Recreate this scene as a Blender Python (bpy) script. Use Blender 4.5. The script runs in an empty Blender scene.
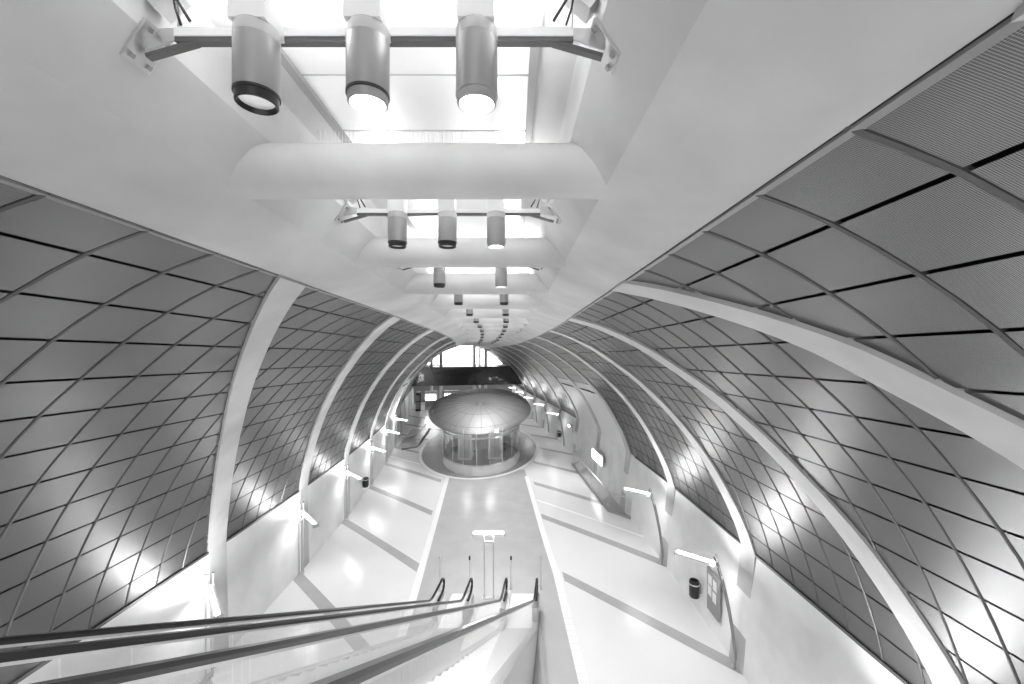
import bpy, math, random
from mathutils import Vector, Matrix
random.seed(7)
K = 0.5                 # one survey unit = half a metre
HF = 16.6               # floor lies this many units under the survey datum
SC = bpy.context.scene
COL = SC.collection
def interp(x, t):
    if x <= t[0][0]:
        (a, b), (c, d) = t[0], t[1]
        return b + (x - a) * (d - b) / (c - a)
    for (a, b), (c, d) in zip(t, t[1:]):
        if x <= c:
            return b + (x - a) * (d - b) / (c - a)
    (a, b), (c, d) = t[-2], t[-1]
    return b + (x - a) * (d - b) / (c - a)

# ------------------------------------------------------------------ hall geometry
R_C, S0, XC, S1 = 270.0, 22.0, -1.35, 70.0
def frame(s):
    if s <= S0:
        return XC, s, 0.0
    t = max(0.0, s - S1); a = (min(s, S1) - S0) / R_C
    return XC - R_C * (1 - math.cos(a)) - t * math.sin(a), S0 + R_C * math.sin(a) + t * math.cos(a), a
def P(s, w, z):
    x, y, a = frame(s)
    return Vector((K * (x + w * math.cos(a)), K * (y + w * math.sin(a)), K * (z + HF)))
def V(x, y, z):
    return Vector((K * x, K * y, K * (z + HF)))
SECT_W = [4.25, 5.3, 6.4, 7.4, 8.36, 9.3, 10.15, 10.97, 11.69, 12.33, 12.89, 13.38, 13.80, 14.03]
SECT_Z = [1.55, 1.15, .55, -.13, -.94, -1.78, -2.71, -3.71, -4.76, -5.86, -7.02, -8.22, -9.48, -10.5]
DROP = [(-10, .6), (0, .47), (11.8, 0), (17.5, -.2), (22, -.4), (26.8, -.57), (31.7, -.72), (36.4, -.92), (41.5, -1.12), (45.7, -1.3),
        (52, -1.6), (60, -1.95), (80, -2.6), (100, -3.2), (130, -4)]
def sw(k): return interp(k, list(enumerate(SECT_W)))
def sz(k): return interp(k, list(enumerate(SECT_Z)))
def catmull(t, k):
    k = max(0.0, min(len(t) - 1.0001, k)); i = int(k); f = k - i
    g = lambda j: t[j] if 0 <= j < len(t) else (2 * t[0] - t[1] if j < 0 else 2 * t[-1] - t[-2])
    a, b, c, d = g(i - 1), g(i), g(i + 1), g(i + 2)
    return b + .5 * f * (c - a + f * (2 * a - 5 * b + 4 * c - d + f * (3 * (b - c) + d - a)))
def vault(side, s, k, off=0.0):
    """point of the vault skin; off pushes outwards (away from the hall)"""
    w = catmull(SECT_W, k); z = catmull(SECT_Z, k)
    w2 = catmull(SECT_W, k + .05) - catmull(SECT_W, k - .05) if 0.06 < k < 12.9 else (1.0 if k <= .06 else .25)
    z2 = catmull(SECT_Z, k + .05) - catmull(SECT_Z, k - .05) if 0.06 < k < 12.9 else (-.4 if k <= .06 else -1.1)
    l = math.hypot(w2, z2); nw, nz = -z2 / l, w2 / l
    w += nw * off; z += nz * off
    if side > 0: w = 4.25 + (w - 4.25) * .95
    z += interp(s, DROP) * (1 - .55 * (k / 13) ** 2)
    return P(s, side * w, z)
def vnorm(side, s, k):
    k = max(.1, min(12.8, k))
    a = vault(side, s + .1, k) - vault(side, s - .1, k)
    b = vault(side, s, k + .1) - vault(side, s, k - .1)
    n = a.cross(b).normalized()
    return n if n.dot(vault(side, s, k) - P(s, 0, -5)) < 0 else -n
RIB_L = [(4.25, 9.6), (7.4, 13.0), (8.4, 14.05), (9.3, 15.05), (10.15, 16.0), (10.95, 16.9), (11.7, 17.7), (12.9, 19.0), (14.03, 20.2)]
RIB_R = [(4.25, 1.1), (5.7, -.15), (7.75, -2.05), (8.8, -3.0), (11, -4.9), (12.2, -6), (13.1, -6.8), (13.95, -7.6)]
PITCH = 9.2
def rib_s(side, n, k):
    w = catmull(SECT_W, k)
    o = PITCH * n + interp(w, RIB_L if side < 0 else RIB_R)
    if side < 0 and n == -1: o -= .4
    if side > 0 and n <= 1: o -= .5 * max(0, min(1, (w - 5.5) / 2))
    if side > 0 and n == 2: o -= .8 * max(0, min(1, (w - 11.5) / 2.5))
    return o
RIBW = 1.2

# ------------------------------------------------------------------ materials
MATS = {}
def mat(name, col=.8, rough=.5, metal=0.0, emit=0.0, noise=0.0, nscale=3.0, bump=0.0, spec=.5, coat=0.0):
    m = bpy.data.materials.new(name); m.use_nodes = True
    nt = m.node_tree; b = nt.nodes['Principled BSDF']
    b.inputs['Base Color'].default_value = (col, col, col, 1)
    b.inputs['Roughness'].default_value = rough
    b.inputs['Metallic'].default_value = metal
    b.inputs['Specular IOR Level'].default_value = spec
    b.inputs['Coat Weight'].default_value = coat
    if emit:
        b.inputs['Emission Color'].default_value = (1, 1, 1, 1)
        b.inputs['Emission Strength'].default_value = emit
    if noise or bump:
        tc = nt.nodes.new('ShaderNodeTexCoord')
        n = nt.nodes.new('ShaderNodeTexNoise'); n.inputs['Scale'].default_value = nscale
        n.inputs['Detail'].default_value = 6
        nt.links.new(tc.outputs['Object'], n.inputs['Vector'])
        if noise:
            r = nt.nodes.new('ShaderNodeMapRange')
            r.inputs['From Min'].default_value = .3; r.inputs['From Max'].default_value = .7
            r.inputs['To Min'].default_value = col * (1 - noise); r.inputs['To Max'].default_value = col * (1 + noise * .5)
            nt.links.new(n.outputs['Fac'], r.inputs['Value'])
            nt.links.new(r.outputs['Result'], b.inputs['Base Color'])
        if bump:
            bp = nt.nodes.new('ShaderNodeBump'); bp.inputs['Strength'].default_value = bump
            bp.inputs['Distance'].default_value = .02
            nt.links.new(n.outputs['Fac'], bp.inputs['Height'])
            nt.links.new(bp.outputs['Normal'], b.inputs['Normal'])
    MATS[name] = m
    return m
CONC = mat('white_concrete', .90, .6, noise=.10, nscale=1.1, bump=.05)
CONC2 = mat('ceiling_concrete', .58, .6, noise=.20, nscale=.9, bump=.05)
FLOOR = mat('pale_terrazzo', .82, .22, noise=.03, nscale=.5, spec=.5)
STRIP = mat('grey_stone', .49, .22, noise=.08, nscale=1.2)
BAND = mat('dark_stone', .44, .25, noise=.06, nscale=2)
WHITE = mat('white_stone', .9, .35)
DARK = mat('joint_black', .012, .8)
BARM = mat('joint_profile', .12, .45, metal=.5)
STEEL = mat('brushed_steel', .62, .3, metal=.7)
LAMPG = mat('lamp_grey', .36, .38, metal=.35)
LAMPR = mat('lamp_ring_black', .02, .3)
REFL = mat('lamp_reflector', .6, .3, metal=.8, emit=.15)
RUBBER = mat('black_rubber', .015, .3)
BLACK = mat('black_glass', .008, .22, coat=.5)
LIT = mat('lit_diffuser', .9, .4, emit=14)
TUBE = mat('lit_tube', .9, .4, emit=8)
SKYL = mat('skylight_panel', .85, .3, metal=.5, noise=.03)
ROOF = mat('canopy_metal', .36, .5, metal=.5)
SEAM = mat('canopy_seam', .12, .5, metal=.5)
WIN = mat('daylight_glazing', .9, .3, emit=3.2)
STEP = mat('escalator_step', .6, .4, metal=.3)
CLAD2 = mat('escalator_cladding', .6, .35, metal=.35)
PLAST = mat('white_plaster', .78, .5, noise=.03, nscale=1)
MID = mat('mid_grey_paint', .3, .5)
LAMPT = mat('lamp_uplit_top', .55, .4)
RINGF = mat('ring_stone', .33, .22, noise=.06, nscale=1.5)
TRIM = mat('trim_grey', .33, .45, metal=.3)
CHAN = mat('dark_channel', .10, .4)
PAPER = mat('paper', .8, .6)

def make_clad():
    m = bpy.data.materials.new('perforated_metal'); m.use_nodes = True
    nt = m.node_tree; b = nt.nodes['Principled BSDF']; N = nt.nodes.new; L = nt.links.new
    b.inputs['Metallic'].default_value = .8; b.inputs['Roughness'].default_value = .40
    uv = N('ShaderNodeUVMap'); uv.uv_map = 'UVMap'
    sep = N('ShaderNodeSeparateXYZ'); L(uv.outputs['UV'], sep.inputs[0])
    def sn(sock, f):
        a = N('ShaderNodeMath'); a.operation = 'MULTIPLY'; a.inputs[1].default_value = f; L(sock, a.inputs[0])
        c = N('ShaderNodeMath'); c.operation = 'COSINE'; L(a.outputs[0], c.inputs[0]); return c.outputs[0]
    f = 2 * math.pi / .0145
    p = N('ShaderNodeMath'); p.operation = 'MULTIPLY'; L(sn(sep.outputs['X'], f * .7), p.inputs[0]); L(sn(sep.outputs['Y'], f * .7), p.inputs[1])
    q = N('ShaderNodeMath'); q.operation = 'GREATER_THAN'; q.inputs[1].default_value = .25
    q2 = N('ShaderNodeMath'); q2.operation = 'ABSOLUTE'; L(p.outputs[0], q2.inputs[0]); L(q2.outputs[0], q.inputs[0])
    # each sheet a touch lighter or darker
    wn = N('ShaderNodeTexNoise'); wn.inputs['Scale'].default_value = .35
    tc = N('ShaderNodeTexCoord'); L(tc.outputs['Object'], wn.inputs['Vector'])
    r = N('ShaderNodeMapRange'); r.inputs['From Min'].default_value = .3; r.inputs['From Max'].default_value = .7
    r.inputs['To Min'].default_value = .21; r.inputs['To Max'].default_value = .27; L(wn.outputs['Fac'], r.inputs['Value'])
    mx = N('ShaderNodeMix'); mx.data_type = 'FLOAT'; L(q.outputs[0], mx.inputs['Factor'])
    L(r.outputs['Result'], mx.inputs[2]); mx.inputs[3].default_value = .06
    L(mx.outputs[0], b.inputs['Base Color'])
    return m
CLAD = make_clad()
def make_glass(name='clear_glass', tint=.93, fac=.10):
    m = bpy.data.materials.new(name); m.use_nodes = True
    nt = m.node_tree; nt.nodes.clear(); N = nt.nodes.new; L = nt.links.new
    o = N('ShaderNodeOutputMaterial'); t = N('ShaderNodeBsdfTransparent'); t.inputs[0].default_value = (tint, tint, tint, 1)
    g = N('ShaderNodeBsdfGlossy'); g.inputs['Roughness'].default_value = .03; g.inputs['Color'].default_value = (1, 1, 1, 1)
    lw = N('ShaderNodeLayerWeight'); lw.inputs['Blend'].default_value = .5
    p = N('ShaderNodeMath'); p.operation = 'POWER'; p.inputs[1].default_value = 4.0; L(lw.outputs['Facing'], p.inputs[0])
    a = N('ShaderNodeMath'); a.operation = 'MULTIPLY_ADD'; a.inputs[1].default_value = .6; a.inputs[2].default_value = fac * .5; a.use_clamp = True
    L(p.outputs[0], a.inputs[0])
    mx = N('ShaderNodeMixShader'); L(a.outputs[0], mx.inputs[0]); L(t.outputs[0], mx.inputs[1]); L(g.outputs[0], mx.inputs[2]); L(mx.outputs[0], o.inputs[0])
    return m
GLASS = make_glass()
GLASS2 = make_glass('shaft_glass', .95, .25)

# ------------------------------------------------------------------ mesh helpers
class MB:
    def __init__(self): self.v = []; self.f = []; self.n = []; self.uv = {}
    def add(self, vs, fs):
        o = len(self.v); self.v += [Vector(p) for p in vs]; self.f += [tuple(i + o for i in f) for f in fs]; return o
    def box(self, c, sx, sy, sz, rz=0.0, rot=None):
        M = rot if rot is not None else Matrix.Rotation(rz, 3, 'Z')
        vs = [Vector(c) + M @ Vector((x * sx / 2, y * sy / 2, z * sz / 2)) for x in (-1, 1) for y in (-1, 1) for z in (-1, 1)]
        self.add(vs, [(0, 1, 3, 2), (4, 6, 7, 5), (0, 4, 5, 1), (2, 3, 7, 6), (0, 2, 6, 4), (1, 5, 7, 3)])
    def hexa(self, q, thick):
        """quad extruded by a vector"""
        t = Vector(thick); vs = [Vector(p) for p in q] + [Vector(p) + t for p in q]; n = len(q)
        self.add(vs, [tuple(range(n))[::-1], tuple(range(n, 2 * n))] + [(i, (i + 1) % n, (i + 1) % n + n, i + n) for i in range(n)])
    def sweep(self, pts, prof, up=Vector((0, 0, 1)), closed=False, caps=True):
        """prof: list of (side, up) offsets swept along pts"""
        pts = [Vector(p) for p in pts]; m = len(prof); rings = []
        for i, p in enumerate(pts):
            d = (pts[(i + 1) % len(pts)] - pts[i - 1]) if closed else (pts[min(i + 1, len(pts) - 1)] - pts[max(i - 1, 0)])
            d.normalize(); r = d.cross(up)
            if r.length < 1e-4: r = d.cross(Vector((0, 1, 0)))
            r.normalize(); u = r.cross(d)
            rings.append([p + r * a + u * b for a, b in prof])
        o = len(self.v); self.v += [q for r in rings for q in r]
        L = len(pts)
        for i in range(L if closed else L - 1):
            j = (i + 1) % L
            for a in range(m):
                b = (a + 1) % m
                self.f.append((o + i * m + a, o + i * m + b, o + j * m + b, o + j * m + a))
        if caps and not closed:
            self.f.append(tuple(o + a for a in range(m))[::-1]); self.f.append(tuple(o + (L - 1) * m + a for a in range(m)))
    def tube(self, pts, r, n=10, **kw):
        self.sweep(pts, [(r * math.cos(2 * math.pi * i / n), r * math.sin(2 * math.pi * i / n)) for i in range(n)], **kw)
    def lathe(self, c, prof, n=40, sx=1.0, sy=1.0, fn=None):
        c = Vector(c); o = len(self.v)
        for r, z in prof:
            for i in range(n):
                a = 2 * math.pi * i / n
                p = Vector((r * math.cos(a) * sx, r * math.sin(a) * sy, z))
                if fn: p = fn(p)
                self.v.append(c + p)
        for j in range(len(prof) - 1):
            for i in range(n):
                k = (i + 1) % n
                self.f.append((o + j * n + i, o + j * n + k, o + (j + 1) * n + k, o + (j + 1) * n + i))
        if prof[0][0] > 1e-5: self.f.append(tuple(o + i for i in range(n))[::-1])
        if prof[-1][0] > 1e-5: self.f.append(tuple(o + (len(prof) - 1) * n + i for i in range(n)))
    def build(self, name, m, parent=None, smooth=False, normals=None, uvs=None, sharp=None):
        me = bpy.data.meshes.new(name)
        org = parent_origin(parent)
        me.from_pydata([tuple(p - org) for p in self.v], [], self.f); 
        if normals is None: me.validate()
        me.update()
        me.materials.append(m)
        if uvs:
            l = me.uv_layers.new(name='UVMap')
            for lp in me.loops: l.data[lp.index].uv = uvs[lp.vertex_index]
        if smooth or normals:
            for p in me.polygons: p.use_smooth = True
        if normals: me.normals_split_custom_set_from_vertices([tuple(n) for n in normals])
        elif smooth and sharp:
            me.set_sharp_from_angle(angle=math.radians(sharp))
        ob = bpy.data.objects.new(name, me); COL.objects.link(ob)
        if parent is not None:
            ob.parent = parent; ORG[ob.name] = Vector((0, 0, 0)) + org
        return ob
ORG = {}
def parent_origin(p):
    return ORG.get(p.name, Vector((0, 0, 0))) if p is not None else Vector((0, 0, 0))
def tag(o, label=None, cat=None, group=None, kind=None):
    if label: o['label'] = label
    if cat: o['category'] = cat
    if group: o['group'] = group
    if kind: o['kind'] = kind
    return o
def empty(name, loc, label, cat, group=None):
    o = bpy.data.objects.new(name, None); COL.objects.link(o); o.empty_display_size = .1
    o.location = loc; ORG[o.name] = Vector(loc)
    tag(o, label, cat, group); return o
def struct(name, mb, m, **kw):
    o = mb.build(name, m, **kw); o['kind'] = 'structure'; return o
def copy_tree(o, parent=None):
    c = o.copy(); COL.objects.link(c); c.parent = parent
    for ch in list(o.children): copy_tree(ch, c)
    return c
ORDN = ['nearest', 'second', 'third', 'fourth', 'fifth', 'sixth', 'seventh', 'eighth', 'ninth', 'tenth', 'eleventh', 'twelfth', 'thirteenth', 'fourteenth']

# ------------------------------------------------------------------ walls
SMIN, SMAX = -9.0, 112.0
def srange(a, b, st):
    n = max(1, int(math.ceil((b - a) / st))); return [a + (b - a) * i / n for i in range(n + 1)]
BASE_W = {-1: 13.85, 1: 12.85}
BORD_W = {-1: 14.03, 1: 4.25 + 9.78 * .95}
walls = {}
PL_ROW = 7
def plaster(side, n):
    return (side > 0 and n in (5, 6)) or (side < 0 and n in (4, 5))
for side, nm in ((-1, 'wall_left'), (1, 'wall_right')):
    mb = MB(); ss = srange(SMIN, SMAX, 1.5)
    prof = []
    for s in ss:
        zb = vault(side, s, 13).z / K - HF
        b = vault(side, s, 13)
        a0 = P(s, side * (BORD_W[side] - .0), zb)
        mid = P(s, side * (BORD_W[side] * .35 + BASE_W[side] * .65), (zb - HF) / 2)
        fl = P(s, side * BASE_W[side], -HF)
        out = P(s, side * 15.2, -HF); out2 = P(s, side * 15.2, zb)
        prof.append([a0, mid, fl, out, out2])
    o = len(mb.v); m = 5
    mb.v += [q for r in prof for q in r]
    for i in range(len(ss) - 1):
        for a in range(m):
            b = (a + 1) % m; mb.f.append((o + i * m + a, o + i * m + b, o + (i + 1) * m + b, o + (i + 1) * m + a))
    w = struct(nm, mb, CONC)
    tag(w, 'white concrete %s wall of the hall below the metal cladding' % ('left' if side < 0 else 'right'), 'wall')
    walls[side] = w
    # dark backing shell behind the cladding
    mb = MB(); ks = [i * .5 for i in range(27)]
    g = [[vault(side, s, k, .22) for k in ks] for s in ss]
    o = 0; mb.v = [q for r in g for q in r]; L = len(ks)
    for i in range(len(ss) - 1):
        for j in range(L - 1):
            mb.f.append((i * L + j, i * L + j + 1, (i + 1) * L + j + 1, (i + 1) * L + j))
    mb.build('backing_shell', DARK, w)
    # ribs
    nmin = -2 if side < 0 else 0
    nmax = 12
    for n in range(nmin, nmax):
        ks2 = [i * .4 for i in range(33)] + [13.0]
        top = rib_s(side, n, 0)
        mb = MB(); ring = []
        for k in ks2:
            s1 = rib_s(side, n, k)
            if s1 < SMIN - 3: s1 = s1
            ring.append([vault(side, s1, k, .2), vault(side, s1, k, -.10), vault(side, s1 + RIBW, k, -.10), vault(side, s1 + RIBW, k, .2)])
        s1 = rib_s(side, n, 13)
        if s1 < -12: continue
        # foot merging in the lower wall
        ring.append([P(s1, side * (BASE_W[side] + .35), -HF + .0), P(s1, side * (BASE_W[side] - .05), -HF), P(s1 + RIBW, side * (BASE_W[side] - .05), -HF), P(s1 + RIBW, side * (BASE_W[side] + .35), -HF)])
        mb.v = [q for r in ring for q in r]
        for i in range(len(ring) - 1):
            for a in range(4):
                b = (a + 1) % 4; mb.f.append((i * 4 + a, i * 4 + b, (i + 1) * 4 + b, (i + 1) * 4 + a))
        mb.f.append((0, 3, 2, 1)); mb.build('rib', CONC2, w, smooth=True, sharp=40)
    # cladding fields
    p = 1.38
    j0 = int(math.floor((SMIN - 9.0) / p)); j1 = int(math.ceil((SMAX - 9.0) / p))
    G = .03
    def clip(poly, f):
        out = []
        for i in range(len(poly)):
            a, b = poly[i], poly[(i + 1) % len(poly)]; fa, fb = f(a), f(b)
            if fa >= 0: out.append(a)
            if (fa >= 0) != (fb >= 0):
                t = fa / (fa - fb); out.append((a[0] + t * (b[0] - a[0]), a[1] + t * (b[1] - a[1])))
        return out
    for n in range(nmin - 1, nmax):
        vs = []; fs = []; ns = []; uv = []; bars = MB(); pl = []
        for row in range(13):
            for h in range(2):
                ka, kb = row + h * .5, row + h * .5 + .5
                if h == 0: ka += G
                else: kb -= G
                if plaster(side, n) and row >= PL_ROW: continue
                n0a, n0b = rib_s(side, n, ka) + RIBW + .02, rib_s(side, n, kb) + RIBW + .02
                n1a, n1b = rib_s(side, n + 1, ka) - .02, rib_s(side, n + 1, kb) - .02
                lo = lambda k: n0a + (n0b - n0a) * (k - ka) / (kb - ka)
                hi = lambda k: n1a + (n1b - n1a) * (k - ka) / (kb - ka)
                smin = min(n0a, n0b); smax = max(n1a, n1b)
                for j in range(int(math.floor((smin - 9) / p)), int(math.ceil((smax - 9) / p)) + 1):
                    a, b = 9 + p * j + .05, 9 + p * (j + 1) - .05
                    if b < SMIN or a > SMAX: continue
                    poly = [(a, ka), (b, ka), (b, kb), (a, kb)]
                    poly = clip(poly, lambda q: q[0] - lo(q[1])); 
                    if len(poly) > 2: poly = clip(poly, lambda q: hi(q[1]) - q[0])
                    if len(poly) < 3: continue
                    area = abs(sum(poly[i][0] * poly[(i + 1) % len(poly)][1] - poly[(i + 1) % len(poly)][0] * poly[i][1] for i in range(len(poly)))) / 2
                    if area < .004: continue
                    o = len(vs)
                    for (s, k) in poly:
                        vs.append(vault(side, s, k)); ns.append(vnorm(side, s, k)); uv.append((s * K, k * 1.3 * K))
                    idx = list(range(o, o + len(poly)))
                    e1 = vs[idx[1]] - vs[idx[0]]; e2 = vs[idx[2]] - vs[idx[0]]
                    if e1.cross(e2).dot(ns[o]) < 0: idx = idx[::-1]
                    fs.append(tuple(idx))
        # transverse profiles
        for j in range(j0, j1):
            s = 9 + p * j; run = []
            for q in range(0, 66):
                k = q * .2
                if plaster(side, n) and k > PL_ROW: inside = False
                else: inside = rib_s(side, n, k) + RIBW <= s <= rib_s(side, n + 1, k) and SMIN <= s <= SMAX
                if inside: run.append(k)
                if (not inside or q == 65) and run:
                    if len(run) > 1:
                        o = len(bars.v)
                        for kk in run:
                            for ds, of in ((-.04, .06), (-.036, -.012), (0, -.03), (.036, -.012), (.04, .06)):
                                bars.v.append(vault(side, s + ds, kk, of))
                        for i in range(len(run) - 1):
                            for a in range(4):
                                bars.f.append((o + i * 5 + a, o + i * 5 + a + 1, o + (i + 1) * 5 + a + 1, o + (i + 1) * 5 + a))
                    run = []
        if fs:
            mb = MB(); mb.v = vs; mb.f = fs
            c = mb.build('cladding_field', CLAD, w, normals=ns, uvs=uv)
        if bars.f: bars.build('joint_profile', BARM, w)
        if plaster(side, n):
            mb = MB(); kk = [PL_ROW + .15 + (13 - PL_ROW - .15) * i / 12 for i in range(13)]; U = 6
            for k in kk:
                a = rib_s(side, n, k) + RIBW; b = rib_s(side, n + 1, k)
                for u in range(U + 1): mb.v.append(vault(side, a + (b - a) * u / U, k, .0 + (.12 if .1 < (k - PL_ROW) < .4 else 0)))
            for i in range(len(kk) - 1):
                for u in range(U): mb.f.append((i * (U + 1) + u, i * (U + 1) + u + 1, (i + 1) * (U + 1) + u + 1, (i + 1) * (U + 1) + u))
            mb.build('plaster_infill', PLAST, w, smooth=True)
            mb = MB()
            for (ka, kb, u0, u1) in ((PL_ROW + .75, PL_ROW + .95, .12, .88),):
                for i in range(4):
                    q = []
                    for k, u in ((ka, u0 + (u1 - u0) * i / 4), (ka, u0 + (u1 - u0) * (i + 1) / 4), (kb, u0 + (u1 - u0) * (i + 1) / 4), (kb, u0 + (u1 - u0) * i / 4)):
                        a = rib_s(side, n, k) + RIBW; b = rib_s(side, n + 1, k)
                        q.append(vault(side, a + (b - a) * u, k, -.05))
                    mb.hexa(q, (q[0] - P(20, 0, 0)).normalized() * .02)
            mb.build('vent_slot', DARK, w)
    # thin dark edge rail under the cladding
    cut = (rib_s(side, 5, 13), rib_s(side, 7, 13)) if side > 0 else (rib_s(side, 4, 13), rib_s(side, 6, 13))
    for run in ([s for s in ss if s < cut[0]], [s for s in ss if s > cut[1]]):
      mb = MB(); mb.sweep([vault(side, s, 13, -.02) for s in run], [(-.03, -.03), (.03, -.03), (.03, .03), (-.03, .03)])
      mb.build('edge_rail', BARM, w)

# ------------------------------------------------------------------ ceiling spine
def zE(s): return 1.55 + interp(s, DROP)
mb = MB(); ss = srange(SMIN, SMAX, 1.0)
half = [(4.25, .10), (4.25, -.02), (3.9, .02), (3.3, .22), (2.7, .45), (2.42, .82), (2.2, 1.15), (2.2, 1.95), (1.62, 1.95)]
prof = half + [(-a, b) for a, b in half[::-1]] + [(-1.62, 2.3), (-5, 2.3), (-5, .3), (-4.25, .1)]
full = [(-a, b) for a, b in half]      # left outer -> inner
ring = [(-4.25, .10)] + full[1:] + [(a, b) for a, b in half[::-1]]
for s in ss:
    for a, b in ring: mb.v.append(P(s, a, zE(s) + b))
L = len(ring)
for i in range(len(ss) - 1):
    for a in range(L - 1):
        mb.f.append((i * L + a, i * L + a + 1, (i + 1) * L + a + 1, (i + 1) * L + a))
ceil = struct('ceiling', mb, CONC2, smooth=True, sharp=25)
tag(ceil, 'smooth concrete spine of the ceiling with a lit central trench', 'ceiling')
# panels of the trench roof
j = 0; s = -8.0
while s < 100:
    mb = MB()
    for a, b in ((-1.60, 1.60),):
        q = [P(s + .02, a, zE(s) + 1.93), P(s + 1.33, a, zE(s + 1.33) + 1.93), P(s + 1.33, b, zE(s + 1.33) + 1.93), P(s + .02, b, zE(s) + 1.93)]
        mb.hexa(q, (0, 0, .03))
    mb.build('roof_panel', SKYL, ceil); s += 1.36
mb = MB()
for sgn in (-1, 1):
    mb.sweep([P(s, sgn * 1.64, zE(s) + 1.92) for s in srange(-8, 100, 2)], [(-.03, -.03), (.03, -.03), (.03, .03), (-.03, .03)])
mb.build('roof_panel_rail', MID, ceil)
for side in (-1, 1):
    mb = MB()
    for (a, b) in ((4.262, .008),):
        mb.sweep([P(s, side * a, zE(s) - .01) for s in ss], [(-b, -.004), (b, -.004), (b, .03), (-b, .03)])
    mb.build('shadow_joint', DARK, ceil)
    mb = MB(); mb.sweep([P(s, side * 4.335, zE(s) - .035) for s in ss], [(-.03, -.008), (.03, -.008), (.03, .03), (-.03, .03)])
    mb.build('edge_trim', TRIM, ceil)
# round cross beams
for i in range(18):
    s = 6.0 + 4.6 * i
    mb = MB(); c = zE(s) + .77
    n = 28; pr = [(.39 * math.cos(2 * math.pi * q / n), .39 * math.sin(2 * math.pi * q / n)) for q in range(n)]
    mb.sweep([P(s, -2.75, c), P(s, 2.75, c)], [(a * K, b * K) for a, b in pr])
    bm_ = mb.build('cross_beam', CONC2, ceil, smooth=True, sharp=60)
    if i < 3:
        sp = MB()
        for q in range(64):
            w = -1.75 + 3.2 * q / 63 + random.uniform(-.01, .01)
            b0 = P(s - .12 + random.uniform(-.03, .03), w, c + .37)
            sp.tube([b0, b0 + Vector((random.uniform(-.01, .01), random.uniform(-.02, .0), .085))], .0014, 4)
        o = sp.build('bird_spikes', STEEL, ceil); o['kind'] = 'stuff'
# a cross beam behind the camera keeps the rhythm
# ------------------------------------------------------------------ racks with spotlights
def make_spot(kind):
    root = empty('ceiling_spotlight', (0, 0, 0), 'x', 'spotlight')
    z0 = 0.0; r = .195 * K; h = .60 * K
    mb = MB(); mb.lathe((0, 0, 0), [(r * .93, .012 * K), (r * .99, .012 * K), (r, .02 * K), (r, h), (r * .96, h + .02 * K), (0, h + .02 * K)], 40)
    mb.build('housing', LAMPG, root, smooth=True, sharp=40)
    if True:
        mb = MB(); mb.lathe((0, 0, 0), [(r * .97, -.004 * K), (r * 1.012, .0), (r * 1.012, .022 * K), (r * .97, .026 * K)], 40)
        mb.build('gasket', LAMPR if kind != 'lit' else LAMPG, root, smooth=True, sharp=50)
    mb = MB(); mb.lathe((0, 0, 0), [(r * .95, .01 * K), (r * .93, -.075 * K), (r * .86, -.085 * K), (r * .80, -.07 * K), (r * .74, -.01 * K)], 40)
    mb.f = mb.f[:-2]
    mb.build('rim', LAMPR if kind == 'dim' else LAMPG, root, smooth=True, sharp=50)
    mb = MB(); mb.lathe((0, 0, 0), [(0, -.035 * K), (r * .77, -.035 * K), (r * .77, -.015 * K), (0, -.015 * K)], 32)
    mb.build('lens', LIT if kind in ('lit', 'litring') else REFL, root, smooth=True, sharp=50)
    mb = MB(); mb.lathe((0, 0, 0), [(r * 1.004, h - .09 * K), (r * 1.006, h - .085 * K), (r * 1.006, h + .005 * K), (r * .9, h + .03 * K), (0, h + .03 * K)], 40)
    mb.build('uplit_band', LAMPT, root, smooth=True, sharp=40)  # paler band at the housing top: light from the uplights put into the colour
    mb = MB(); mb.box((0, 0, h + .19 * K), .33 * K, .33 * K, .34 * K); mb.build('mounting_box', WHITE, root)
    mb = MB(); mb.box((0, 0, h + .37 * K), .20 * K, .20 * K, .06 * K); mb.build('mounting_cap', STEEL, root)
    return root
protos = {k: make_spot(k) for k in ('dim', 'lit', 'litring')}
used = set()
N_RACK = 13
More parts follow.
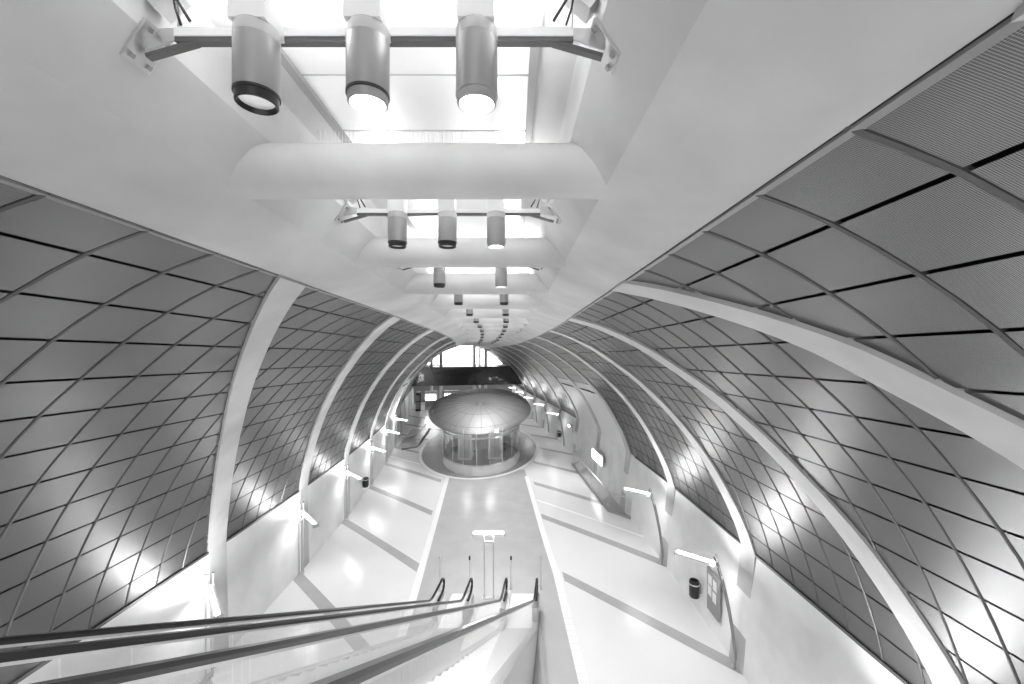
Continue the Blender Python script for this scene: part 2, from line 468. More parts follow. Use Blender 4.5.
for i in range(N_RACK):
    s = 3.75 + 4.6 * i
    zb = zE(s) + .45       # aperture height
    zl = interp(i, [(0, 2.27), (1, 2.03), (2, 1.83), (3, 1.68), (4, 1.50), (5, 1.33), (6, 1.17), (7, .97), (8, .75), (9, .5), (10, .2), (12, -.2), (14, -.5)])
    zb = zl + .03
    lat = [-1.04, 0, 1.02] if i < 2 else [-1.0, 1.0]
    for q, w in enumerate(lat):
        kind = 'dim'
        if (i, q) in ((0, 1),): kind = 'litring'
        if (i, q) in ((0, 2), (1, 2), (2, 1)): kind = 'lit'
        if kind not in used: o = protos[kind]; used.add(kind)
        else: o = copy_tree(protos[kind])
        o.location = P(s, w, zb)
        pos = ['left', 'middle', 'right'][q] if len(lat) == 3 else ['left', 'right'][q]
        st = 'lit' if kind != 'dim' else 'grey'
        if i < 9:
            o['label'] = '%s %s cylindrical spotlight on the %s lighting bar overhead' % (pos, st, ORDN[i]); 
            o['group'] = 'cylindrical ceiling spotlights'
        else:
            o['label'] = 'tiny far cylindrical spotlight in the %s row, %s lighting bar overhead' % (pos, ORDN[i]); o['group'] = 'cylindrical ceiling spotlights'
        ld = bpy.data.lights.new('spot_beam', 'SPOT'); ld.energy = 165; ld.spot_size = 1.5; ld.spot_blend = .6; ld.shadow_soft_size = .05
        lo = bpy.data.objects.new('spot_beam', ld); COL.objects.link(lo); lo.location = P(s, w, zb - .14)
    # bar
    zr = zb + .71; s += .2
    r = empty('lighting_bar', P(s, 0, zr), '%s white lighting bar bridging the ceiling trench' % ORDN[i], 'lighting bar', 'lighting bars across the ceiling trench')
    mb = MB(); mb.box(P(s, 0, zr + .02), 3.9 * K, .10 * K, .085 * K); mb.build('bar', WHITE, r)
    mb = MB(); mb.box(P(s, 0, zr - .045), 3.9 * K, .08 * K, .05 * K); mb.build('cable_channel', CHAN, r)
    for sg in (-1, 1):
        mb = MB()
        a = P(s, sg * 1.75, zr - .06); b = P(s, sg * 2.24, zr - .20)
        mb.sweep([a, b], [(-.035 * K, -.02 * K), (.035 * K, -.02 * K), (.035 * K, .02 * K), (-.035 * K, .02 * K)])
        mb.build('strut', CHAN, r)
        mb = MB(); mb.hexa([P(s - .02, sg * 1.9, zr + .08), P(s - .02, sg * 2.14, zE(s) + 1.22), P(s - .02, sg * 2.26, zE(s) + 1.0), P(s - .02, sg * 1.9, zr - .02)], (0, .02 * K, 0))
        mb.build('gusset', STEEL, r)
        mb = MB(); rot = Matrix.Rotation(-sg * math.radians(35.6), 3, 'Y'); pc = P(s, sg * 2.275, zE(s) + 1.06) + rot @ Vector((-sg * .02 * K, 0, 0))
        mb.box(pc, .04 * K, .30 * K, .42 * K, rot=rot)
        bp_ = mb.build('wall_plate', STEEL, r)
        if i < 4:
            for dy in (-.09, .09):
                for dz in (-.15, .15):
                    mb = MB(); c = pc + rot @ Vector((-sg * .035 * K, dy * K, dz * K))
                    mb.box(c, .03 * K, .045 * K, .045 * K, rot=rot); mb.build('bolt', MID, bp_)
            mb = MB(); mb.box(P(s, sg * 2.05, zr + .38), .3 * K, .2 * K, .2 * K, rot=Matrix.Rotation(sg * .7, 3, 'Y')); ul = mb.build('uplight', STEEL, r)
            mb = MB(); mb.box(P(s, sg * 2.0, zr + .47), .22 * K, .16 * K, .04 * K, rot=Matrix.Rotation(sg * .7, 3, 'Y')); mb.build('uplight_glass', TUBE, ul)
            for t in range(3):
                mb = MB(); pts = []
                for u in range(9):
                    f = u / 8
                    pts.append(P(s - .1 + .05 * t, sg * (1.75 + .32 * f + .06 * t + .08 * math.sin(f * 5 + t)), zr + .08 + (.62 + .1 * t) * f * (1 - f) * 1.6 + .3 * f))
                mb.tube(pts, .006 if t else .008, 6); mb.build('cable', RUBBER if t != 2 else WHITE, r, smooth=True)
    for sg in (-1, 1):
        ld = bpy.data.lights.new('uplight_lamp', 'AREA'); ld.energy = 14; ld.shape = 'RECTANGLE'; ld.size = .3; ld.size_y = .1
        lo = bpy.data.objects.new('uplight_lamp', ld); COL.objects.link(lo); lo.location = P(s, sg * 1.4, zr + .25); lo.rotation_euler = (math.pi, 0, 0)
        lo.rotation_euler = (math.pi, sg * -.25, 0)

# ------------------------------------------------------------------ floor
mb = MB(); ss = srange(-14, 150, 3)
for s in ss:
    for w in (-17, -8, 0, 8, 17): mb.v.append(P(s, w, -HF))
for i in range(len(ss) - 1):
    for a in range(4): mb.f.append((i * 5 + a, i * 5 + a + 1, (i + 1) * 5 + a + 1, (i + 1) * 5 + a))
floor = struct('floor', mb, FLOOR); tag(floor, 'pale polished stone floor of the hall', 'floor')
SL = [(0, -5.55), (20, -6.1), (25.9, -6.4), (48.8, -7.9), (60, -8.6)]       # left border line, X against depth
SR = [(0, 3.4), (19.4, 3.5), (28.6, 3.2), (33.5, 2.8), (48.8, 1.83), (60, 1.2)]
def fl(name, quad_fn, m, rng, dz, st=1.5):
    mb = MB(); ss = srange(rng[0], rng[1], st)
    for s in ss:
        a, b = quad_fn(s)
        mb.v += [Vector((a[0] * K, a[1] * K, dz)), Vector((b[0] * K, b[1] * K, dz))]
    for i in range(len(ss) - 1): mb.f.append((2 * i, 2 * i + 1, 2 * i + 3, 2 * i + 2))
    return mb.build(name, m, floor)
fl('central_strip', lambda d: ((interp(d, SL), d), (interp(d, SR), d)), STRIP, (-10, 52), .002)
fl('border_line', lambda d: ((interp(d, SL) - .25, d), (interp(d, SL) + .25, d)), WHITE, (-10, 49.5), .004)
fl('border_line', lambda d: ((interp(d, SR) - .25, d), (interp(d, SR) + .25, d)), WHITE, (-10, 49.5), .004)
RX, RY, RHW, RHD = -5.0, 64.0, 9.2, 15.8
def ellipse(cx, cy, a, b, n=72): return [(cx + a * math.cos(2 * math.pi * i / n), cy + b * math.sin(2 * math.pi * i / n)) for i in range(n)]
mb = MB(); mb.add([(x * K, y * K, .006) for x, y in ellipse(RX, RY, RHW, RHD)], [tuple(range(72))]); mb.build('ring_line', WHITE, floor)
mb = MB(); mb.add([(x * K, y * K, .009) for x, y in ellipse(RX, RY, RHW - .4, RHD - .55)], [tuple(range(72))]); mb.build('ring_floor', RINGF, floor)
def inring(x, y): return ((x - RX) / RHW) ** 2 + ((y - RY) / RHD) ** 2 < 1
def skew(name, n, wid, m, side, dz, w0=None, w1=None):
    """stone band at 45 degrees from the wall to the border line"""
    mb = MB(); N = 24; pts = []
    for i in range(N + 1):
        w = (-13.85 + 9.6 * i / N) if side < 0 else (3.0 + 9.85 * i / N)
        s = 5.7 + PITCH * n - w
        if s < -8: continue
        x, y, a = frame(s); X = x + w * math.cos(a); Y = y + w * math.sin(a)
        lim = interp(Y, SL) - .25 if side < 0 else interp(Y, SR) + .25
        if Y < 52 and ((side < 0 and X > lim) or (side > 0 and X < lim)): continue
        if inring(X, Y): continue
        pts.append((s, w))
    if len(pts) < 2: return
    for s, w in pts:
        mb.v += [P(s - wid / 2, w, -HF) + Vector((0, 0, dz)), P(s + wid / 2, w, -HF) + Vector((0, 0, dz))]
    for i in range(len(pts) - 1): mb.f.append((2 * i, 2 * i + 1, 2 * i + 3, 2 * i + 2))
    mb.build(name, m, floor)
for n in range(-2, 12):
    skew('stone_band', n, 1.1, BAND, -1, .003); skew('stone_band', n, 1.1, BAND, 1, .003)
for sd in (-1, 1): skew('tactile_line', 4.42, .35, WHITE, sd, .004)
# tactile joints on the right border line
mb = MB()
for i in range(34):
    d = 16 + i * .5
    mb.box((interp(d, SR) * K, d * K, .0052), .5 * K, .008, .001)
mb.build('border_joint', STRIP, floor)

# ------------------------------------------------------------------ escalators
YAW = math.atan(.13); SLOPE = .615
def E_(X0, d, z): return V(X0 + .13 * d, d, z)
def railz(d):
    zf = -HF + 2.0
    z = -.7 - SLOPE * d
    zt = .7
    # smooth bends at foot and head
    if d > 22.1:
        t = min(1, (d - 22.1) / 1.0); z1 = -.7 - SLOPE * 22.1
        return z1 + (zf - z1) * (1 - (1 - t) ** 2)
    if d < -2.0:
        t = min(1, (-2.0 - d) / 1.8); z1 = -.7 + SLOPE * 2.0
        return z1 + .55 * (1 - (1 - t) ** 2)
    return z
DS = [-6, -5, -4, -3.4, -2.8, -2.4, -2] + [i * 1.0 for i in range(-1, 22)] + [22.1, 22.3, 22.5, 22.8, 23.1, 23.8, 24.6]
def escalator(xl, xr, label):
    root = empty('escalator', E_((xl + xr) / 2, 24, -HF), label, 'escalator', 'pair of escalators')
    for X0 in (xl, xr):
        pts = [E_(X0, d, railz(d)) for d in DS]
        e = E_(X0, 24.6, -HF + 2.0); dirv = Vector((.13, 1, 0)).normalized()
        for a in range(1, 9):
            t = a * math.pi / 8
            pts.append(e + dirv * (math.sin(t) * .42 * K) + Vector((0, 0, (-1 + math.cos(t)) * .42 * K)))
        pts.append(E_(X0, 23.9, -HF + 2.0 - .84))
        mb = MB(); mb.sweep(pts, [(-.06 * K, -.045 * K), (.06 * K, -.045 * K), (.07 * K, 0), (.05 * K, .04 * K), (-.05 * K, .04 * K), (-.07 * K, 0)])
        h = mb.build('handrail', RUBBER, root, smooth=True, sharp=35)
        mb = MB(); mb.sweep([E_(X0, d, railz(d) - .075) for d in DS], [(-.035 * K, -.02 * K), (.035 * K, -.02 * K), (.035 * K, .03 * K), (-.035 * K, .03 * K)])
        mb.build('rail_guide', STEEL, root)
        # glass: separate panes with joints
        bounds = [-6, -2.6] + [-.2 + 2.38 * i for i in range(10)] + [24.3]
        for a, b in zip(bounds, bounds[1:]):
            mb = MB(); dd = srange(a + .012, b - .012, .5)
            for d in dd: mb.v += [E_(X0, d, railz(d) - .1), E_(X0, d, railz(d) - 1.62)]
            for i in range(len(dd) - 1): mb.f.append((2 * i, 2 * i + 1, 2 * i + 3, 2 * i + 2))
            ob = mb.build('glass_pane', GLASS, root)
        # inner/outer deck
        sg = 1 if X0 == xl else -1
        mb = MB(); mb.sweep([E_(X0, d, railz(d) - 1.66) for d in DS], [(-.16 * K, -.05 * K), (.16 * K, -.05 * K), (.16 * K, .03 * K), (-.16 * K, .03 * K)])
        mb.build('deck_profile', CLAD2, root, smooth=False)
        mb = MB()
        for d in DS: mb.v += [E_(X0 + sg * .14, d, railz(d) - 1.66), E_(X0 + sg * .14, d, railz(d) - 2.15)]
        for i in range(len(DS) - 1): mb.f.append((2 * i, 2 * i + 1, 2 * i + 3, 2 * i + 2))
        ob = mb.build('skirt_panel', STEEL, root)
        # outer cladding of the truss, narrow vertical sheets
        mb = MB(); dd = srange(-6, 23.9, .6)
        for a, b in zip(dd, dd[1:]):
            za, zb_ = railz(a) - 1.66, railz(b) - 1.66
            ba, bb = max(-HF, za - 2.6), max(-HF, zb_ - 2.6)
            q = [E_(X0 - sg * .15, a + .012, za), E_(X0 - sg * .15, b - .012, zb_), E_(X0 - sg * .15, b - .012, bb), E_(X0 - sg * .15, a + .012, ba)]
            mb.hexa(q, (-sg * .01, 0, 0))
        mb.build('side_cladding', CLAD2, root)
        mb = MB(); c = E_(X0, 24.0, -HF + .55); mb.box(c, .34 * K, 1.5 * K, 1.1 * K, rz=-YAW); mb.build('newel_base', STEEL, root)
    # underside
    mb = MB()
    for d in DS:
        z = max(-HF + .01, railz(d) - 4.26)
        mb.v += [E_(xl - .15, d, z), E_(xr + .15, d, z)]
    for i in range(len(DS) - 1): mb.f.append((2 * i, 2 * i + 1, 2 * i + 3, 2 * i + 2))
    mb.build('underside', CLAD2, root)
    # steps: rise/tread along the slope
    tread = .62
    mb = MB(); d = -2.4
    while d < 22.6:
        z0 = railz(d) - 2.02
        z1 = railz(d + tread) - 2.02
        a, b = xl + .17, xr - .17
        q = [E_(a, d, z0), E_(b, d, z0), E_(b, d + tread, z0), E_(a, d + tread, z0)]
        o = mb.add(q + [E_(a, d + tread, z1), E_(b, d + tread, z1)], [(0, 1, 2, 3), (3, 2, 5, 4)])
        for g in range(9):
            u = a + (b - a) * (g + .5) / 9
            mb.hexa([E_(u - .03, d + .04, z0 + .012), E_(u + .03, d + .04, z0 + .012), E_(u + .03, d + tread - .02, z0 + .012), E_(u - .03, d + tread - .02, z0 + .012)], (0, 0, .004))
        d += tread
    mb.build('step_band', STEP, root)
    mb = MB(); mb.hexa([E_(xl + .17, 22.6, -HF + .03), E_(xr - .17, 22.6, -HF + .03), E_(xr - .17, 26.3, -HF + .03), E_(xl + .17, 26.3, -HF + .03)], (0, 0, .012))
    mb.build('landing_plate', WHITE, root)
    mb = MB(); mb.hexa([E_(xl + .17, 22.45, -HF + .03), E_(xr - .17, 22.45, -HF + .03), E_(xr - .17, 22.75, -HF + .03), E_(xl + .17, 22.75, -HF + .03)], (0, 0, .02))
    mb.build('comb_plate', STEEL, root)
    return root
escalator(-7.5, -5.75, 'left escalator with glass sides going down to the hall floor')
escalator(-3.58, -1.68, 'right escalator with glass sides, nearer the camera')
# sensor posts at the foot
for X, lab in ((-4.85, 'slim steel sensor post left of the left escalator foot'), (-2.85, 'black topped sensor post right of the left escalator foot'),
               (-.07, 'black topped sensor post left of the right escalator foot'), (1.95, 'slim steel sensor post right of the right escalator foot')):
    c = V(X, 26.9, -HF)
    r = empty('sensor_post', c, lab, 'post', 'posts at the escalator feet')
    mb = MB(); mb.tube([c, c + Vector((0, 0, 1.0))], .022, 12); mb.build('column', STEEL, r, smooth=True, sharp=40)
    mb = MB(); mb.tube([c + Vector((0, 0, .98)), c + Vector((0, 0, 1.1))], .03, 12); mb.build('head', RUBBER if 'black' in lab else STEEL, r, smooth=True, sharp=40)
    mb = MB(); mb.tube([c, c + Vector((0, 0, .015))], .06, 16); mb.build('foot_plate', STEEL, r, smooth=True, sharp=40)

# ------------------------------------------------------------------ lamp posts
def aim(o, target):
    d = Vector(target) - o.location; o.rotation_euler = d.to_track_quat('-Z', 'Y').to_euler()
def lamp_post(c, ang, label, side=0, length=2.4, power=60, h=4.45, lean=0.0):
    """twin bar post with a horizontal tube lamp; ang = direction of the lamp arm"""
    c = Vector(c); r = empty('lamp_post', c, label, 'lamp post', 'tube lamp posts')
    d = Vector((math.cos(ang), math.sin(ang), 0)); t = Vector((-d.y, d.x, 0)); up = Vector((0, 0, 1))
    lv = d * lean
    H = h * K
    def cur(u): return c + up * (H * u) + lv * (u ** 1.8)
    for sg in (-1, 1):
        ax = d if side == 0 else t
        g = .3 * K if side == 0 else .14 * K
        mb = MB(); mb.sweep([cur(i / 8 * (1.0 if side == 0 else 1.08)) + ax * (g * sg) for i in range(9)], [(-.02, -.012), (.02, -.012), (.02, .012), (-.02, .012)], up=t)
        mb.build('post_bar', STEEL if side <= 0 else MID, r)
    if side < 0:
        for sg in (-1, 1):
            q = cur(1.0) + t * (.14 * K * sg)
            mb = MB(); mb.sweep([q - up * .05, q + up * .3], [(-.02, -.012), (.02, -.012), (.02, .012), (-.02, .012)], up=t); mb.build('prong', WHITE, r)
            mb = MB(); mb.box(q + up * .31, .05, .05, .02, rz=ang); mb.build('prong_cap', LAMPR, r)
    mb = MB(); mb.box(cur(.86), (.6 if side == 0 else .26) * K, .05, .05, rz=ang if side == 0 else ang + math.pi / 2); mb.build('cross_piece', STEEL, r)
    mb = MB(); mb.box(c + up * .008, (.9 if side == 0 else .4) * K, .3 * K, .016, rz=ang); mb.build('foot_plate', STEEL, r)
    top = cur(1.0)
    mid = top + (d * (length * K * .5) if side != 0 else Vector((0, 0, 0)))
    mb = MB(); L = length * K
    prof = [(-.09, -.0), (-.05, -.075), (.05, -.075), (.09, 0)]
    mb.sweep([mid - d * L / 2, mid + d * L / 2], prof); hs = mb.build('lamp_housing', STEEL, r)
    mb = MB(); mb.sweep([mid - d * L * .46 + up * .012, mid + d * L * .46 + up * .012], [(-.04, -.01), (.04, -.01), (.03, .022), (-.03, .022)]); mb.build('tube', TUBE, hs)
    for e in (-1, 1):
        mb = MB(); mb.box(mid + d * (e * L / 2) - up * .03, .02, .2, .12, rz=ang); mb.build('end_cap', STEEL, hs)
    ld = bpy.data.lights.new('lamp_down', 'AREA'); ld.energy = power * .28; ld.shape = 'RECTANGLE'; ld.size = L * .9; ld.size_y = .12
    lo = bpy.data.objects.new('lamp_down', ld); COL.objects.link(lo); lo.location = mid - up * .09; lo.rotation_euler = (0, 0, ang)
    ld = bpy.data.lights.new('lamp_glow', 'AREA'); ld.energy = power; ld.shape = 'RECTANGLE'; ld.size = L * .9; ld.size_y = .12; ld.spread = math.radians(170)
    lo = bpy.data.objects.new('lamp_glow', ld); COL.objects.link(lo); lo.location = mid + up * .06
    if side == 0: lo.rotation_euler = (math.pi, 0, ang)
    else:
        # tilted so the beam rakes the vault
        z = -(up * .9 - d * .3).normalized(); x = d - z * d.dot(z); x.normalize(); y = z.cross(x)
        M = Matrix((x, y, z)).transposed(); lo.rotation_euler = M.to_euler()
    return r
lamp_post(V(-1.5, 25.9, -HF), 0.0, 'lit twin pole lamp post standing between the escalator feet', 0, 2.1, 45, 4.25)
LP = 34
for n in range(-1, 6):
    s = 5.7 + PITCH * n + 14.2
    if s < 4: continue
    x, y, a = frame(s); w = -13.7
    lamp_post(P(s, w, -HF), math.radians(-47) + a, '%s lamp post along the left wall, its tube pointing inwards' % ORDN[n + 1], -1, 3.0, LP)
for n in range(2, 12):
    s = 5.7 + PITCH * n - 12.9 + (4.9 if n >= 7 else 0)
    if n in (5, 6): continue
    x, y, a = frame(s); w = 12.75
    lamp_post(P(s, w, -HF), math.radians(180 - 38) + a, '%s dark leaning lamp post along the right wall' % ORDN[n - 2 if n < 5 else n - 4], 1, 2.1, LP, h=5.0, lean=.42)

# ------------------------------------------------------------------ lift pavilion
cx, cy = -4.4, 58.5
lift = empty('lift_pavilion', V(cx, cy, -HF), 'round glass lift shaft under a metal disc roof standing in the floor ring', 'lift')
def ell(a, b, z, n=48, a0=0, a1=2 * math.pi): return [V(cx + a * math.cos(a0 + (a1 - a0) * i / n), cy + b * math.sin(a0 + (a1 - a0) * i / n), z) for i in range(n + 1)]
NP = 20
for i in range(NP):
    a0, a1 = 2 * math.pi * i / NP, 2 * math.pi * (i + 1) / NP
    mb = MB(); lo_ = ell(5.4, 9, -HF + 1.2, 3, a0 + .01, a1 - .01); hi_ = ell(5.4, 9, -HF + 5.6, 3, a0 + .01, a1 - .01)
    if 13 <= i <= 16: lo_ = ell(5.4, 9, -HF + 1.4, 3, a0 + .01, a1 - .01)
    mb.add(lo_ + hi_, [(j, j + 1, 5 + j, 4 + j) for j in range(3)]); mb.build('glass_pane', GLASS2, lift)
for i in range(NP):
    a = 2 * math.pi * i / NP; c = V(cx + 5.42 * math.cos(a), cy + 9.02 * math.sin(a), -HF)
    mb = MB(); mb.tube([c, c + Vector((0, 0, 5.7 * K))], .025, 8); mb.build('mullion', STEEL, lift, smooth=True)
mb = MB(); pr = ell(5.45, 9.05, -HF + .6, 48)[:-1]; mb.sweep(pr, [(-.02, -.6 * K), (.02, -.6 * K), (.02, .6 * K), (-.02, .6 * K)], closed=True); mb.build('base_band', PLAST, lift, smooth=True, sharp=40)
mb = MB(); pr = ell(5.5, 9.1, -HF + 1.25, 48)[:-1]; mb.sweep(pr, [(-.04, -.03), (.04, -.03), (.04, .03), (-.04, .03)], closed=True); mb.build('band_rail', STEEL, lift)
mb = MB(); pr = ell(5.45, 9.05, -HF + 4.6, 48)[:-1]; mb.sweep(pr, [(-.03, -.05), (.03, -.05), (.03, .05), (-.03, .05)], closed=True); mb.build('head_rail', STEEL, lift)
mb = MB(); mb.add(ell(5.2, 8.8, -HF + .08, 48)[:-1], [tuple(range(48))]); mb.build('shaft_floor', MID, lift)
for (dx, dy, sx, sy, m_) in ((-2.2, -1, 1.9, 3.2, PLAST), (2.0, -.6, 1.9, 3.2, PLAST), (0, 3.5, 5, 1.4, CLAD2)):
    mb = MB(); c = V(cx + dx, cy + dy, -HF + 2.7)
    mb.box(c, sx * K, sy * K, 5.2 * K); cb = mb.build('lift_car', m_, lift)
    mb = MB(); mb.box(c + Vector((0, -sy * K / 2 - .01, -.1)), sx * K * .7, .02, 4.2 * K); mb.build('car_door', STEEL, cb)
    mb = MB(); mb.box(c + Vector((0, -sy * K / 2 - .03, -.1)), .015, .02, 4.2 * K); mb.build('door_joint', DARK, cb)
for dx in (-1.5, 1.5):
    ld = bpy.data.lights.new('lift_fill', 'POINT'); ld.energy = 70; ld.shadow_soft_size = .2  # added fill lights without a fitting, to brighten the glass shaft
    lo = bpy.data.objects.new('lift_fill', ld); COL.objects.link(lo); lo.location = V(cx + dx, cy - 5.5, -HF + 4.8)
# roof: tilted lens shaped disc, slightly dished in the middle
TILT = math.radians(9.5)
def tilt(p): return Vector((p.x, p.y * math.cos(TILT) - p.z * math.sin(TILT), p.z * math.cos(TILT) + p.y * math.sin(TILT)))
dc = V(-4.75, 60, -9.85)
a_, b_ = 7.55 * K, 10.2 * K
topz = [(1.0, 0), (.985, .13), (.95, .23), (.88, .38), (.78, .55), (.66, .70), (.52, .80), (.38, .82), (.26, .76), (.14, .66), (.05, .60), (0.0, .59)]
botz = [(0, -1.3), (.5, -1.25), (.72, -1.0), (.88, -.55), (.97, -.22), (.99, -.08), (1.0, 0)]
mb = MB(); mb.lathe(dc, [(r, z * K) for r, z in botz + topz[1:]], 72, a_, b_, fn=tilt); mb.build('disc_roof', ROOF, lift, smooth=True, sharp=50)
mb = MB()
for i in range(24):
    a = 2 * math.pi * (i + .5) / 24
    pts = [dc + tilt(Vector((r * math.cos(a) * a_, r * math.sin(a) * b_, z * K + .006))) for r, z in topz[1:-1]]
    mb.tube(pts, .008, 4)
for rr, zz in ((.88, .38), (.52, .80)):
    mb.tube([dc + tilt(Vector((rr * math.cos(2 * math.pi * i / 48) * a_, rr * math.sin(2 * math.pi * i / 48) * b_, zz * K + .006))) for i in range(48)], .006, 4, closed=True)
mb.build('roof_seams', SEAM, lift)

# ------------------------------------------------------------------ far end
bs = 97
mb = MB()
mb.hexa([P(bs, -13.6, -10.4), P(bs, 13.0, -10.4), P(bs, 12.0, -5.9), P(bs, -12.6, -5.9)], (P(bs + 1.2, 0, 0) - P(bs, 0, 0)))
o = mb.build('bridge_fascia', BLACK); tag(o, 'long glossy black fascia spanning the far end of the hall', 'fascia')
mb = MB(); mb.hexa([P(bs + 1.2, -14.2, -6.2), P(bs + 1.2, 14.2, -6.2), P(bs + 16, 14.2, -6.2), P(bs + 16, -14.2, -6.2)], (0, 0, -.3)); 
o = mb.build('trim_1', CONC2); o['kind'] = 'structure'
we = 113
mb = MB(); mb.hexa([P(we, -15.5, -HF), P(we, 15.5, -HF), P(we, 15.5, -10.0), P(we, -15.5, -10.0)], P(we + .6, 0, 0) - P(we, 0, 0)); 
wb = struct('wall_back', mb, MID); tag(wb, 'grey far end wall under the mezzanine', 'wall')
mb = MB(); mb.hexa([P(we, -15.5, -10.0), P(we, 15.5, -10.0), P(we, 15.5, 1), P(we, -15.5, 1)], P(we + .1, 0, 0) - P(we, 0, 0))
wn = struct('window_1', mb, WIN); tag(wn, 'bright daylit glazing at the far end', 'window')
mb = MB()
for i in range(13):
    mb.box(P(we - .3, -14 + i * 2.33, -4.5), .05, .05, 5.5)
for z in (-7.8, -4, -1.5):
    mb.sweep([P(we - .3, -15, z), P(we - .3, 15, z)], [(-.03, -.03), (.03, -.03), (.03, .03), (-.03, .03)])
mb.build('mullions', MID, wn)
for (s, w, cr) in ((104, -6.6, .2), (104, 1.9, .2), (105, 3.4, .12), (103.5, 4.8, .2), (106, -9, .2)):
    mb = MB(); mb.tube([P(s, w, -HF), P(s, w, 1)], cr, 20)
    o = mb.build('column', CONC, smooth=True, sharp=50)
    tag(o, {-6.6: 'round white column left of the far windows', 1.9: 'round column right of centre before the far windows', 3.4: 'slim round column between two thicker ones before the far windows',
            4.8: 'rightmost round column before the far windows', -9: 'leftmost round column before the far windows'}[w], 'column', 'columns at the far end')
# kiosk boxes under the bridge
for (s, w, sx, h, m_, lab) in ((101, -9, 3.0, 4.5, PLAST, 'white lit kiosk under the black fascia'), (99, -12, 1.2, 4.6, BLACK, 'black machine by the left wall under the fascia'),
                          (104, -4, 4, 4.2, MID, 'grey shuttered kiosk under the black fascia')):
    c = P(s, w, -HF + h / 2); a = frame(s)[2]
    r = empty('kiosk', P(s, w, -HF), lab, 'kiosk', 'kiosks at the far end')
    mb = MB(); mb.box(c, sx * K, 1.2 * K, h * K, rz=a); mb.build('body', m_, r)
    mb = MB(); mb.box(c + Vector((0, -.62 * K, h * K * .18)), sx * K * .8, .03, h * K * .3, rz=a); mb.build('sign_panel', TUBE if m_ is not BLACK else MID, r)
    mb = MB(); mb.box(c + Vector((0, -.62 * K, -h * K * .2)), sx * K * .75, .03, h * K * .35, rz=a); mb.build('front_panel', MID if m_ is not MID else STEEL, r)

# ------------------------------------------------------------------ balustrades by the stair openings
def balustrade(pts, label, h=1.7):
    r = empty('glass_balustrade', Vector((pts[0][0] * K, pts[0][1] * K, 0)), label, 'balustrade', 'stair balustrades')
    for (x0, y0), (x1, y1) in zip(pts, pts[1:]):
        L = math.hypot(x1 - x0, y1 - y0); n = max(1, round(L / 3.2))
        for i in range(n):
            a, b = i / n + .01, (i + 1) / n - .01
            p0 = V(x0 + (x1 - x0) * a, y0 + (y1 - y0) * a, -HF + .2); p1 = V(x0 + (x1 - x0) * b, y0 + (y1 - y0) * b, -HF + .2)
            nrm = (p1 - p0).cross(Vector((0, 0, 1))).normalized() * .012
            mb = MB(); mb.hexa([p0, p1, p1 + Vector((0, 0, h * K)), p0 + Vector((0, 0, h * K))], nrm); mb.build('glass_pane', GLASS, r)
        mb = MB(); mb.sweep([V(x0, y0, -HF + .12), V(x1, y1, -HF + .12)], [(-.06, -.06), (.06, -.06), (.06, .06), (-.06, .06)]); mb.build('base_rail', MID, r)
        mb = MB(); mb.sweep([V(x0, y0, -HF + .2 + h), V(x1, y1, -HF + .2 + h)], [(-.02, -.015), (.02, -.015), (.02, .015), (-.02, .015)]); mb.build('top_rail', STEEL, r)
balustrade([(10.4, 56.5), (8.2, 54.2), (9.5, 39.2), (11.4, 37.2)], 'glass balustrade around the stair opening by the right wall')
balustrade([(-17.0, 61.5), (-15.0, 63.0), (-15.6, 76)], 'glass balustrade around the stair opening by the left wall')
mb = MB(); mb.add([V(x, y, -HF) + Vector((0, 0, .012)) for x, y in ((8.3, 54), (9.6, 39.4), (11.5, 37.4), (11.0, 56.3))], [(0, 1, 2, 3)]); mb.build('stair_opening', STRIP, floor)
mb = MB(); mb.add([V(x, y, -HF) + Vector((0, 0, .012)) for x, y in ((-18.0, 62), (-15.2, 63.2), (-15.8, 76), (-19, 76))], [(0, 1, 2, 3)]); mb.build('stair_opening', STRIP, floor)
# wall mounted things
def bin_(s, side, lab, z=-HF + 1.0, off=.32):
    x, y, a = frame(s); c = P(s, side * (BASE_W[side] - off), z)
    r = empty('litter_bin', c, lab, 'bin', 'black litter bins on the walls')
    mb = MB(); mb.lathe(c, [(.13, 0), (.15, .03), (.15, .46), (.135, .5), (.10, .5), (.1, .44), (0, .44)], 28); mb.build('bucket', LAMPR, r, smooth=True, sharp=40)
    mb = MB(); mb.lathe(c, [(.153, .38), (.156, .38), (.156, .42), (.153, .42)], 28); mb.build('band', STEEL, r, smooth=True)
    mb = MB(); mb.box(c + Vector((side * .14, 0, .25)), .12, .06, .3); mb.build('bracket', MID, r)
bin_(24.4, 1, 'black cylindrical litter bin on the right wall beside the notice board')
bin_(44.2, -1, 'black litter bin on the left wall beyond the lamp posts')
bin_(64, 1, 'small black litter bin far along the right wall')
x_, y_, a_f = frame(57.5)
wl = empty('wall_light', P(57.5, BASE_W[1] - .1, -12.4), 'small bright floodlight high on the right wall beyond the balustrade', 'wall light')
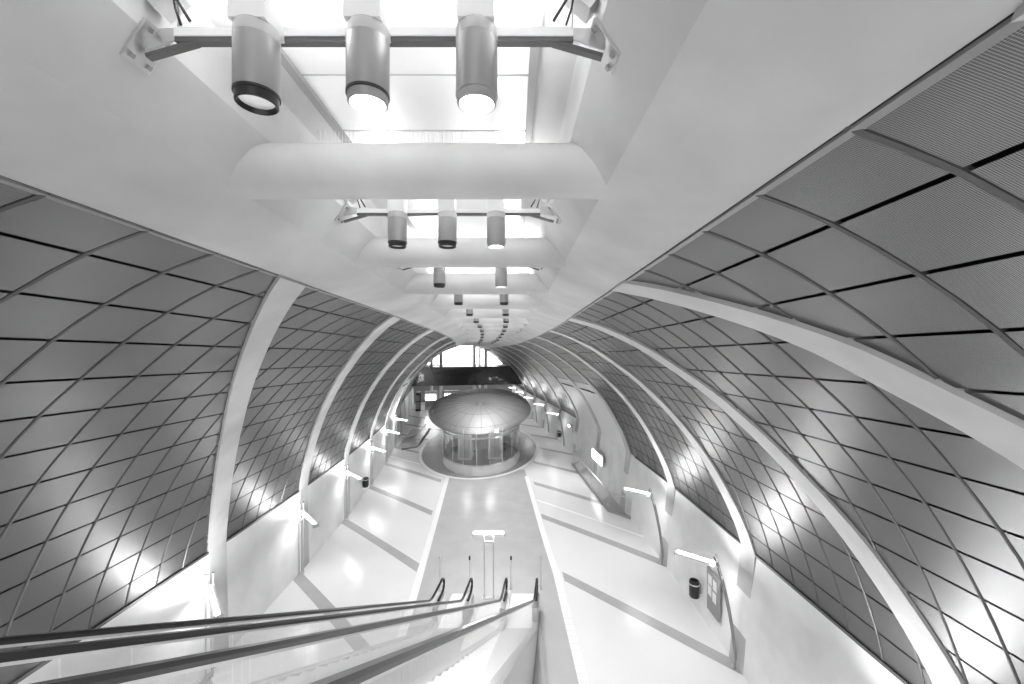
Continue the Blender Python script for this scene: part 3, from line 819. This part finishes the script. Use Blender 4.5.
mb = MB(); mb.box(P(57.5, BASE_W[1] - .35, -12.4), .28, .34, .14, rz=a_f); mb.build('housing', STEEL, wl)
mb = MB(); mb.box(P(57.5, BASE_W[1] - .66, -12.4), .02, .3, .11, rz=a_f); mb.build('lens', LIT, wl)
mb = MB(); mb.box(P(57.5, BASE_W[1] - .15, -12.9), .05, .08, .5, rz=a_f); mb.build('bracket', STEEL, wl)
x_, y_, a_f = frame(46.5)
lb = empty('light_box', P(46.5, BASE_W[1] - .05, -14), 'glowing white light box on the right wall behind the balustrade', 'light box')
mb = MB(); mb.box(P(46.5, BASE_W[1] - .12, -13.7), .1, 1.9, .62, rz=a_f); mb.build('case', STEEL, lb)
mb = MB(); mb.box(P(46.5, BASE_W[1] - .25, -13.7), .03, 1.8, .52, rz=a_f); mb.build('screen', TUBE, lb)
nb = empty('notice_board', P(22.8, BASE_W[1] - .06, -HF + 1.1), 'grey notice board with papers on the right wall', 'notice board')
mb = MB(); mb.box(P(22.7, BASE_W[1] - .05, -HF + 2.3), .06, 1.3 * K, 2.4 * K); mb.build('board', MID, nb)
for dy, dz in ((-.15, .2), (.12, .22), (-.12, -.15), (.14, -.1)):
    mb = MB(); mb.box(P(22.7, BASE_W[1] - .12, -HF + 2.5) + Vector((-.005, dy, dz)), .006, .2, .28); mb.build('paper_sheet', PAPER, nb)

# ------------------------------------------------------------------ light, camera, world
w = bpy.data.worlds.new('World'); SC.world = w; w.use_nodes = True
w.node_tree.nodes['Background'].inputs[0].default_value = (1, 1, 1, 1)
w.node_tree.nodes['Background'].inputs[1].default_value = 1.0
cam = bpy.data.cameras.new('camera'); co = bpy.data.objects.new('camera', cam); COL.objects.link(co)
cam.lens = 400 / 1024 * 36; cam.sensor_width = 36; cam.clip_start = .02; cam.clip_end = 300
co.location = (0, 0, HF * K); co.rotation_euler = (math.pi / 2, 0, 0)
SC.camera = co
SC.cycles.transparent_max_bounces = 24
vs = SC.view_settings
vs.view_transform = 'Standard'; vs.look = 'None'; vs.exposure = 0.92; vs.gamma = 1.0; vs.use_curve_mapping = False
